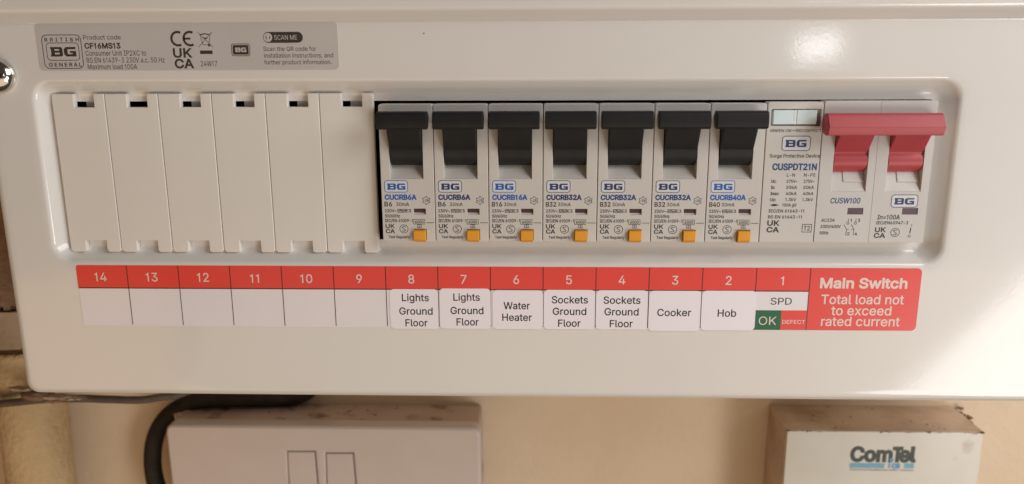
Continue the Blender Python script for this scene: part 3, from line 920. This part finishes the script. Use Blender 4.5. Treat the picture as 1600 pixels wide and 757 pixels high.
def build_breaker(k, cell, model, typ, tx, mx, lc, mc, look, short):
    X = BX0 + 18.0 * k
    y = BF - 0.03
    t = thing('circuit_breaker', 'black-levered breaker, %s, marked %s, %s' % (look, short, WHERE[cell]), 'circuit breaker', (X + 9, 20, 9.2),
              'black-levered circuit breakers in a row')
    part('housing', lambda: housing(X), M['housing'], t, key='housing')
    part('lever', lambda: lever(X), M['black'], t, key='lever', angle=12.0)
    part('test_button', lambda: button(X), M['orange'], t, key='button')
    part('indicator_flag', lambda: MB().box(X + 10.6, X + 14.95, BF + 0.8, BF + 1.5, 18.3, 20.5), M['flag'], t, key='flag')
    part('logo_ground', lambda: MB().sheet([rrect(X + 1.35, X + 8.95, 26.0, 29.75, 0.75)], y), M['logo_ground'], t, key='logo_ground')

    def logo():
        m = MB().emblem(X + 2.2, X + 8.25, 26.75, 28.85, y - 0.02)
        return m.line(rrect(X + 1.3, X + 9.0, 25.95, 29.8, 0.8), 0.2, y - 0.02, True)
    part('logo', logo, M[lc], t, key='logo_' + lc)
    w = 11.7 if len(model) == 8 else 10.7
    part('model_lettering', lambda: MB().text(model, X + 1.15, X + 1.15 + w, 23.45, 1.6, bold=0.075, y=y), M[mc], t, key=model + mc)

    def black():
        m = MB()
        m.text(typ, X + 1.0, X + tx - 0.1, 21.15, 1.5, bold=0.035, y=y)
        m.text('30mA', X + mx + 0.05, X + 9.3, 21.3, 1.15, bold=0.02, y=y)
        m.text('230V~', X + 1.05, X + 5.0, 19.15, 1.0, y=y)
        m.line(rect(X + 5.45, X + 7.95, 19.15, 20.15), 0.2, y, True)
        m.line([(X + 5.6, 19.65), (X + 6.3, 19.65), (X + 6.5, 19.9), (X + 6.9, 19.45), (X + 7.1, 19.65), (X + 7.8, 19.65)], 0.3, y)
        m.text('E3', X + 8.2, X + 9.95, 19.15, 1.0, y=y)
        m.text('50/60Hz', X + 1.1, X + 6.1, 17.4, 1.0, y=y)
        m.text('IEC/EN 61009-1', X + 1.0, X + 10.35, 15.8, 1.02, y=y)
        m.line(rect(X + 10.65, X + 14.4, 15.1, 16.7), 0.16, y, True)
        m.text('6000', X + 11.1, X + 14.0, 15.4, 0.95, y=y)
        m.line(rect(X + 11.9, X + 13.2, 13.95, 15.0), 0.16, y, True)
        m.text('3', X + 12.3, X + 12.8, 14.15, 0.7, y=y)
        m.text('UK', X + 1.1, X + 4.2, 13.75, 1.35, bold=0.05, y=y)
        m.text('CA', X + 1.1, X + 4.2, 12.0, 1.35, bold=0.05, y=y)
        add_circle_s(m, X + 7.3, 13.45, 1.4, y)
        m.text('Test Regularly', X + 2.0, X + 9.35, 10.25, 0.9, y=y)
        star = []
        for i in range(12):
            a = math.radians(90 + 30 * i)
            r = 1.42 if i % 2 == 0 else 0.98
            star.append((X + 15.1 + r * math.cos(a), 23.15 + r * math.sin(a)))
        m.line(star, 0.16, y, True)
        m.text('-25', X + 14.2, X + 15.9, 22.75, 0.8, y=y)
        return m
    part('rating_lettering', black, M['ink_soft'], t, key='rating_' + typ)
    return t


for k, b in enumerate(BREAKERS):
    build_breaker(k, *b)


def build_spd():
    X = 233.75
    y = BF - 0.03
    t = thing('surge_protector', 'lever-less grey module with pale blue window beside the red switch', 'surge protector', (X + 9, 20, 9.2))
    m = MB()
    m.plate([rrect(X + 0.12, X + 17.88, 9.2, 55.25, 0.9, 4, (0, 0, 1, 1)), rrect(X + 1.3, X + 17.2, 47.6, 52.95, 0.35, 2)], BF, BF + 5, 0.18)
    m.box(X + 0.2, X + 17.8, BF + 5.0, 70, 9.4, 54.7)
    part('housing', m, M['housing'], t)
    part('window_tray', MB().box(X + 1.2, X + 17.3, BF + 1.6, BF + 2.4, 47.5, 53.0), M['window_bar'], t)
    for a, b in ((2.0, 8.6), (9.5, 16.0)):
        part('indicator_window', MB().box(X + a, X + b, BF + 0.1, BF + 1.8, 48.1, 52.7, 0.3), M['window'], t)
    part('window_divider', MB().box(X + 8.6, X + 9.5, BF + 0.2, BF + 1.7, 48.1, 52.7, 0.1), M['window_bar'], t)
    part('window_catch', MB().box(X + 16.1, X + 17.1, BF + 0.2, BF + 1.9, 47.8, 51.0, 0.15), M['flag2'], t)
    part('logo_ground', MB().sheet([rrect(X + 5.5, X + 14.4, 39.75, 44.3, 0.9)], y), M['logo_ground'], t)
    lg = MB().emblem(X + 6.5, X + 13.25, 40.8, 43.15, y - 0.02)
    lg.line(rrect(X + 5.45, X + 14.45, 39.7, 44.35, 0.95), 0.22, y - 0.02, True)
    part('logo', lg, M['navy'], t)
    part('model_lettering', MB().text('CUSPDT21N', X + 2.8, X + 17.2, 33.4, 2.0, bold=0.065, y=y), M['midblue'], t)
    m = MB()
    m.text('GREEN OK', X + 1.3, X + 8.2, 45.7, 0.85, bold=0.03, y=y)
    m.text('RED:DEFECT', X + 9.6, X + 17.7, 45.7, 0.85, bold=0.03, y=y)
    m.line([(X + 8.4, 46.12), (X + 9.4, 46.12)], 0.22, y)
    m.text('Surge Protective Device', X + 1.7, X + 17.9, 37.4, 1.15, bold=0.025, y=y)
    m.text('L-N', X + 7.7, X + 10.3, 31.2, 1.05, bold=0.02, y=y)
    m.text('N-PE', X + 13.2, X + 17.0, 31.2, 1.05, bold=0.02, y=y)
    for lab, lx, v, b in (('Uc:', 4.4, '275V~', 29.15), ('In:', 4.1, '20kA', 27.15), ('Imax:', 5.6, '40kA', 25.1), ('Up:', 4.7, '1.3kV', 23.1)):
        m.text(lab, X + 2.8, X + lx, b, 1.0, bold=0.045, y=y)
        m.text(v, X + 7.75, X + 11.3, b, 1.0, bold=0.03, y=y)
        m.text(v, X + 13.3, X + 16.8, b, 1.0, bold=0.03, y=y)
    m.line([(X + 2.8, 21.75), (X + 5.8, 21.75)], 0.2, y)
    m.sheet([rect(X + 3.5, X + 5.1, 21.4, 22.1)], y - 0.01)
    m.text('100A gG', X + 6.9, X + 11.5, 21.3, 0.98, bold=0.03, y=y)
    m.text('IEC/EN 61643-11', X + 2.55, X + 14.2, 19.3, 1.0, bold=0.035, y=y)
    m.text('BS EN 61643-11', X + 2.5, X + 13.6, 17.3, 1.0, bold=0.035, y=y)
    m.text('UK', X + 2.4, X + 6.4, 14.9, 1.65, bold=0.06, y=y)
    m.text('CA', X + 2.3, X + 6.4, 12.65, 1.65, bold=0.06, y=y)
    m.line(rect(X + 14.0, X + 17.0, 12.7, 15.3), 0.2, y, True)
    m.text('T2', X + 14.5, X + 16.5, 13.25, 1.5, bold=0.02, y=y)
    part('rating_lettering', m, M['ink_soft'], t)


def build_main_switch():
    X = 251.75
    y = BF - 0.03
    t = thing('main_switch', 'double-width main switch with wide red lever bar at the row end', 'main switch', (X + 18, 20, 9.2))
    for s, nm in ((0, 0), (1, 1)):
        A = X + 18.0 * s
        a, b = (A + 4.4, A + 15.5) if s == 0 else (A + 3.9, A + 15.3)
        w0 = A + 10.35 if s == 0 else A + 10.1
        m = MB()
        m.plate([rrect(A + (0.12 if s == 0 else 0.01), A + (17.99 if s == 0 else 17.88), 9.2, 55.5, 0.9, 4, (0, 0, s, 1 - s)), rect(a, b, 26.3, 46.8),
                 rect(w0, w0 + 5.05, 18.65, 20.8)], BF, BF + 5, 0.12)
        m.prism([(BF + 0.2, 26.3), (BF + 3.0, 32.6), (BF + 4.9, 32.6), (BF + 4.9, 26.3)], a, b)
        m.prism([(BF + 1.15, 29.3), (BF + 2.7, 32.7), (BF + 4.0, 32.7), (BF + 4.0, 29.3)], a + 4.2, b - 0.2, 0.1, 1)
        m.box(A + 0.2, A + 17.8, BF + 5.0, 70, 9.4, 54.7)
        part('housing', m, M['main_housing'], t)
        part('indicator_flag', MB().box(w0 - 0.1, w0 + 5.15, BF + 0.25, BF + 0.9, 18.55, 20.9), M['flag2'], t)
    lv = MB()
    for a, b in ((4.55, 15.4), (22.05, 33.15)):
        prof = [(3.9, 32.4)]
        for i in range(9):
            an = math.radians(-70 + 108 * i / 8)
            prof.append((3.3 - 4.3 * math.cos(an), 36.2 + 4.0 * math.sin(an)))
        prof += [(-0.3, 39.3), (-1.9, 41.2), (-4.0, 44.2), (-5.2, 46.6), (-3.2, 49.6), (0.2, 49.6), (1.0, 46.6), (3.9, 46.6)]
        lv.prism(prof, X + a, X + b, 0.12, 1)
        lv.prism([(-1.35, 40.55), (-3.75, 44.05), (-3.4, 44.3), (-1.0, 40.8)], X + (a + b) / 2 - 0.2, X + (a + b) / 2 + 0.3)
    bar = [(-3.4, 45.4), (-5.4, 44.9), (-7.6, 45.0), (-8.5, 47.6), (-6.4, 51.4), (-5.4, 51.95), (-3.0, 51.6), (-2.0, 50.2), (-2.2, 47.4)]
    lv.prism(bar, X - 0.75, X + 35.5, 0.3, 1)
    part('red_lever', lv, M['red'], t, angle=12.0)
    part('logo_ground', MB().sheet([rrect(X + 24.35, X + 32.65, 21.2, 25.1, 0.9)], y), M['logo_ground'], t)
    lg = MB().emblem(X + 25.25, X + 31.6, 22.0, 24.15, y - 0.02)
    lg.line(rrect(X + 24.25, X + 32.75, 21.1, 25.2, 0.95), 0.2, y - 0.02, True)
    part('logo', lg, M['navy'], t)
    part('model_lettering', MB().text('CUSW100', X + 4.4, X + 14.1, 22.4, 1.75, bold=0.03, shear=0.12, y=y), M['midblue'], t)
    m = MB()
    m.text('AC22A', X + 2.0, X + 6.4, 16.25, 1.0, shear=0.12, y=y)
    m.text('230V/400V', X + 1.9, X + 8.5, 14.1, 1.0, shear=0.12, y=y)
    m.text('50Hz', X + 1.8, X + 4.7, 11.95, 1.0, shear=0.12, y=y)
    for dx, up, dn in ((0, '1', '2'), (2.45, '3', '4')):
        m.line([(X + 10.95 + dx, 17.3), (X + 10.85 + dx, 16.1)], 0.16, y)
        m.circ(X + 10.8 + dx, 15.75, 0.4, 0.17, y, 14)
        m.line([(X + 9.55 + dx, 15.3), (X + 10.55 + dx, 13.6), (X + 10.45 + dx, 11.6)], 0.18, y)
        m.line([(X + 10.55 + dx - (0 if dx == 0 else 0.9), 13.6), (X + 11.35 + dx - (0 if dx == 0 else 0.9), 13.6)], 0.16, y)
        m.text(up, X + 11.5 + dx, X + (12.0 if dx == 0 else 12.3) + dx, 16.2, 1.0, y=y)
        m.text(dn, X + 10.85 + dx, X + 11.7 + dx, 11.65, 1.0, y=y)
    m.text('In=100A', X + 20.2, X + 27.5, 17.05, 1.5, bold=0.03, shear=0.08, y=y)
    m.text('IEC/EN60947-3', X + 19.95, X + 30.4, 15.4, 1.0, shear=0.08, y=y)
    m.text('UK', X + 19.85, X + 23.4, 12.8, 1.5, bold=0.06, y=y)
    m.text('CA', X + 19.65, X + 23.4, 10.85, 1.5, bold=0.06, y=y)
    add_circle_s(m, X + 26.5, 12.65, 1.4, y)
    m.line([(X + 31.7, 15.6), (X + 31.6, 14.7)], 0.16, y)
    m.line([(X + 31.5, 14.3), (X + 31.3, 12.4)], 0.34, y)
    m.circ(X + 31.2, 11.45, 0.4, 0.16, y, 12)
    part('rating_lettering', m, M['ink_soft'], t)


build_spd()
build_main_switch()

# ------------------------------------------------------------------ things on the wall below the unit


def build_socket():
    t = thing('switch_box', 'white wall box with two rocker switches below the consumer unit', 'switch', (60, 98, -120))
    pb = MB()
    pb.box(-10.3, 133.6, 77.0, WALL_Y - 0.4, -178, -94.3, 1.5)
    part('back_box', pb, M['socket_box'], t, 'pinkish brown stained back box')
    r1 = [(44.85, -129), (44.85, -106.7), (57.2, -106.6), (57.9, -129)]
    r2 = [(62.6, -129), (62.9, -107.3), (75.0, -107.2), (75.9, -129)]

    def grow(l, d):
        return [(l[0][0] - d, l[0][1] - d), (l[1][0] - d, l[1][1] + d), (l[2][0] + d, l[2][1] + d), (l[3][0] + d, l[3][1] - d)]
    fp = MB().plate([rrect(-11.6, 134.6, -180, -93.4, 4.0, 6), grow(r1, 0.22), grow(r2, 0.22)], 70.0, 78.0, 1.4)
    part('front_plate', fp, M['socket_white'], t)
    for l in (r1, r2):
        rk = MB().plate([l], 69.9, 76, 0.35)
        rk.v = [(x, y - (-106.6 - z) * 0.055 + 0.35 if y < 72 else y, z) for x, y, z in rk.v]       # rocked: the lower end stands proud
        part('rocker', rk, M['socket_white'], t)
    part('switch_gap', MB().box(43, 78, 76.5, 76.9, -130, -105), M['shade_steel'], t)
    # small dark crumbs lying on the top of the box
    g = MB()
    rnd = random.Random(8)
    for i in range(14):
        g.lump((rnd.uniform(15, 125), rnd.uniform(79, 93), -94.2), (rnd.uniform(0.3, 0.9), rnd.uniform(0.3, 0.8), rnd.uniform(0.15, 0.35)), i, 1, 0.8)
    part('grit', g, M['grit'], t, kind='stuff')


build_socket()


def build_tel_box():
    t = thing('telephone_box', 'dirty cream metal box with a printed logo below the consumer unit', 'telephone box', (316, 98, -130))
    # base tray against the wall, lid over it
    part('base', MB().box(273.0, 360.6, 84.2, WALL_Y - 0.3, -190, -93.0, 0.5), M['tel_box'], t)
    part('lid_rim', MB().box(272.6, 360.4, 70.6, 84.0, -190, -92.9, 0.4), M['tel_box'], t)
    # the front of the lid, with a nibbled painted edge
    rnd = random.Random(12)
    top = []
    x = 360.0
    while x > 273.6:
        top.append((x, -93.35 - 0.5 * rnd.random() ** 3 - (0.9 * rnd.random() if x > 354 else 0)))
        x -= rnd.uniform(0.8, 2.2)
    right = []
    z = -190
    while z < -96:
        right.append((360.2 - 0.35 * rnd.random() ** 2, z))
        z += rnd.uniform(1.5, 4)
    loop = [(273.5, -190)] + right + [(360.0, -95.2)] + top + [(273.3, -93.7)]
    part('lid_front', MB().plate([loop], 70.0, 70.58, 0.08), M['tel_front'], t)
    y = 69.96
    m = MB()
    m.text('Com', 302.1, 321.2, -107.7, 6.7, bold=0.085, y=y)
    m.text('T', 320.9, 325.6, -107.7, 6.7, bold=0.085, y=y - 0.02)
    m.text('el', 323.9, 331.6, -107.7, 6.9, bold=0.085, y=y - 0.04)
    m.text('Communications with Vision', 302.6, 330.9, -112.4, 0.85, y=y)
    part('logo_lettering', m, M['tel_ink'], t)
    b = MB()
    b.sheet([rect(302.3, 317.9, -111.2, -108.7)], y)
    b.sheet([rect(326.6, 331.1, -111.1, -108.6)], y)
    part('logo_bar', b, M['tel_blue'], t)
    c = MB()
    c.text('cs', 321.0, 325.0, -111.0, 2.9, bold=0.09, y=y)
    c.sheet([rect(319.6, 320.55, -111.0, -108.5)], y)
    c.sheet([[(320.85 + 0.95 * math.cos(i * math.pi / 8), -107.0 + 0.95 * math.sin(i * math.pi / 8)) for i in range(16)]], y - 0.05)
    part('logo_small_lettering', c, M['tel_bright'], t)
    g = MB()
    for i in range(46):
        u = rnd.random()
        gx = 273.5 + 87 * (rnd.choice((0, 0.02, 0.1, 0.5, 0.72, 0.9, 0.96, 0.99, 1.0)) + 0.05 * (u - 0.5))
        gx = min(max(gx, 273.4), 360.3)
        g.lump((gx, 70.0 + rnd.uniform(-0.1, 0.6), -93.2 - rnd.random() ** 2 * (2.2 if gx > 350 else 0.7)), (rnd.uniform(0.2, 0.6), 0.25, rnd.uniform(0.15, 0.4)), i, 1, 0.9)
    for i in range(16):
        g.lump((rnd.uniform(276, 358), rnd.uniform(72, 96), -92.9), (rnd.uniform(0.2, 0.8), rnd.uniform(0.2, 0.7), rnd.uniform(0.1, 0.3)), 90 + i, 1, 0.9)
    part('grit', g, M['grit'], t, kind='stuff')
    # a clot of dirt in the upper right corner, between the box and the wall
    d = MB()
    for i in range(26):
        d.lump((361.2 + rnd.uniform(-0.8, 3.0), rnd.uniform(84, 97), -92.8 - rnd.uniform(0, 4)), (rnd.uniform(0.4, 1.1), rnd.uniform(0.5, 1.4), rnd.uniform(0.4, 0.9)), 60 + i, 2, 0.6)
    part('dirt_clot', d, M['rubble'], t, kind='stuff')


build_tel_box()


def spline3(pts, n=8):
    """Catmull-Rom through 3-D points."""
    P = [Vector(p) for p in pts]
    P = [P[0] * 2 - P[1]] + P + [P[-1] * 2 - P[-2]]
    out = []
    for i in range(1, len(P) - 2):
        for k in range(n):
            t = k / n
            a, b, c, d = P[i - 1:i + 3]
            out.append(0.5 * ((2 * b) + (c - a) * t + (2 * a - 5 * b + 4 * c - d) * t * t + (3 * b - a - 3 * c + d) * t ** 3))
    out.append(P[-2])
    return [p[:] for p in out]


def single(name, mb, m, label, cat, angle=40.0):
    cx = sum(v[0] for v in mb.v) / len(mb.v)
    o0 = (cx, WALL_Y, min(v[2] for v in mb.v))
    me = mb.mesh(name, o0, angle)
    me.materials.append(m)
    o = bpy.data.objects.new(name, me)
    link(o)
    o.location = [c * MM for c in o0]
    o['label'] = label
    o['category'] = cat
    return o


pts = spline3([(-14, 80, -175), (-20, 82, -150), (-26.5, 84, -131), (-27.4, 86, -116), (-24, 88, -104), (-16.5, 89.5, -95.5), (-5, 90, -90.4), (10, 90.5, -89.4), (28, 92, -89.6), (45, 94, -88.6), (52, 95, -80), (54, 95, -60)])
single('black_cable', MB().tube(pts, 4.1, 18), M['cable'], 'thick black cable bending around the upper left corner of the white switch box', 'cable')
pts = spline3([(-120, 66, -84), (-95, 62, -81.5), (-80, 61, -79.6), (-66, 60, -77.6), (-56, 60, -76.6), (-42, 60, -76.3), (-30, 60, -76.6), (-17, 61, -77.2), (-9, 63, -76.8), (0, 66, -76), (12, 76, -72), (20, 84, -60)])
single('grey_cable', MB().tube(pts, 1.75, 12), M['cable2'], 'thin dusty brown cable running level under the consumer unit corner', 'cable')


def build_pipe():
    t = thing('lagged_pipe', 'cream lagged vertical pipe passing behind the consumer unit', 'pipe', (-80, 80, -260))
    cx, cy = -79.5, 80.0

    def sect(z0, z1, r, n, wob, seed):
        pts = [(cx - 0.05 * (z0 + (z1 - z0) * i / n + 90) * -0.6, cy, z0 + (z1 - z0) * i / n) for i in range(n + 1)]
        return MB().tube(pts, r, 40, None, wob, seed)
    part('lower_lagging', sect(-260, -57.2, 14.6, 60, 0.018, 1), M['lagging'], t, angle=80)
    part('wrap', sect(-55.8, -38.0, 15.2, 12, 0.05, 2), M['wrap'], t, 'grey-beige wrapped collar of the pipe', angle=80)
    part('upper_lagging', sect(-37.0, 140, 14.8, 40, 0.07, 3), M['rubble'], t, 'rough brown upper length of the pipe', angle=80)
    part('pipe_core', MB().tube([(cx, cy, -262), (cx + 5, cy, 142)], 9, 20), M['shade_steel'], t)


build_pipe()

lm = MB()
lm.lump((-60, 57, -73.2), (7.5, 4, 2.6), 5, 3, 0.25)
lm.lump((-52.5, 57, -75.4), (4.5, 3, 1.3), 6, 3, 0.3)
single('plaster_lump', lm, M['rubble'], 'small brown plaster lump on the thin level cable', 'plaster', 60)
sm = MB()
sm.lump((-52, 55.5, -73.4), (9.5, 2.2, 0.9), 15, 3, 0.5)
sm.lump((-66, 55.5, -69.8), (6, 2.2, 0.8), 16, 3, 0.5)
sm.lump((-45, 56.5, -74.4), (6, 2.0, 0.7), 17, 3, 0.5)
single('plaster_smear', sm, M['smear'], 'pale plaster smeared over the brown lump', 'plaster', 60)
fl = MB()
fl.lump((-11.5, 86.2, -95.6), (4.2, 1.0, 0.8), 21, 3, 0.7)
fl.lump((-8.5, 86.6, -94.6), (2.4, 0.8, 0.7), 22, 3, 0.7)
fl.lump((-13.0, 85.4, -97.2), (1.4, 0.8, 1.2), 23, 3, 0.7)
single('plaster_flake', fl, M['smear'], 'pale plaster flake stuck to the inner bend of the black cable', 'plaster', 60)
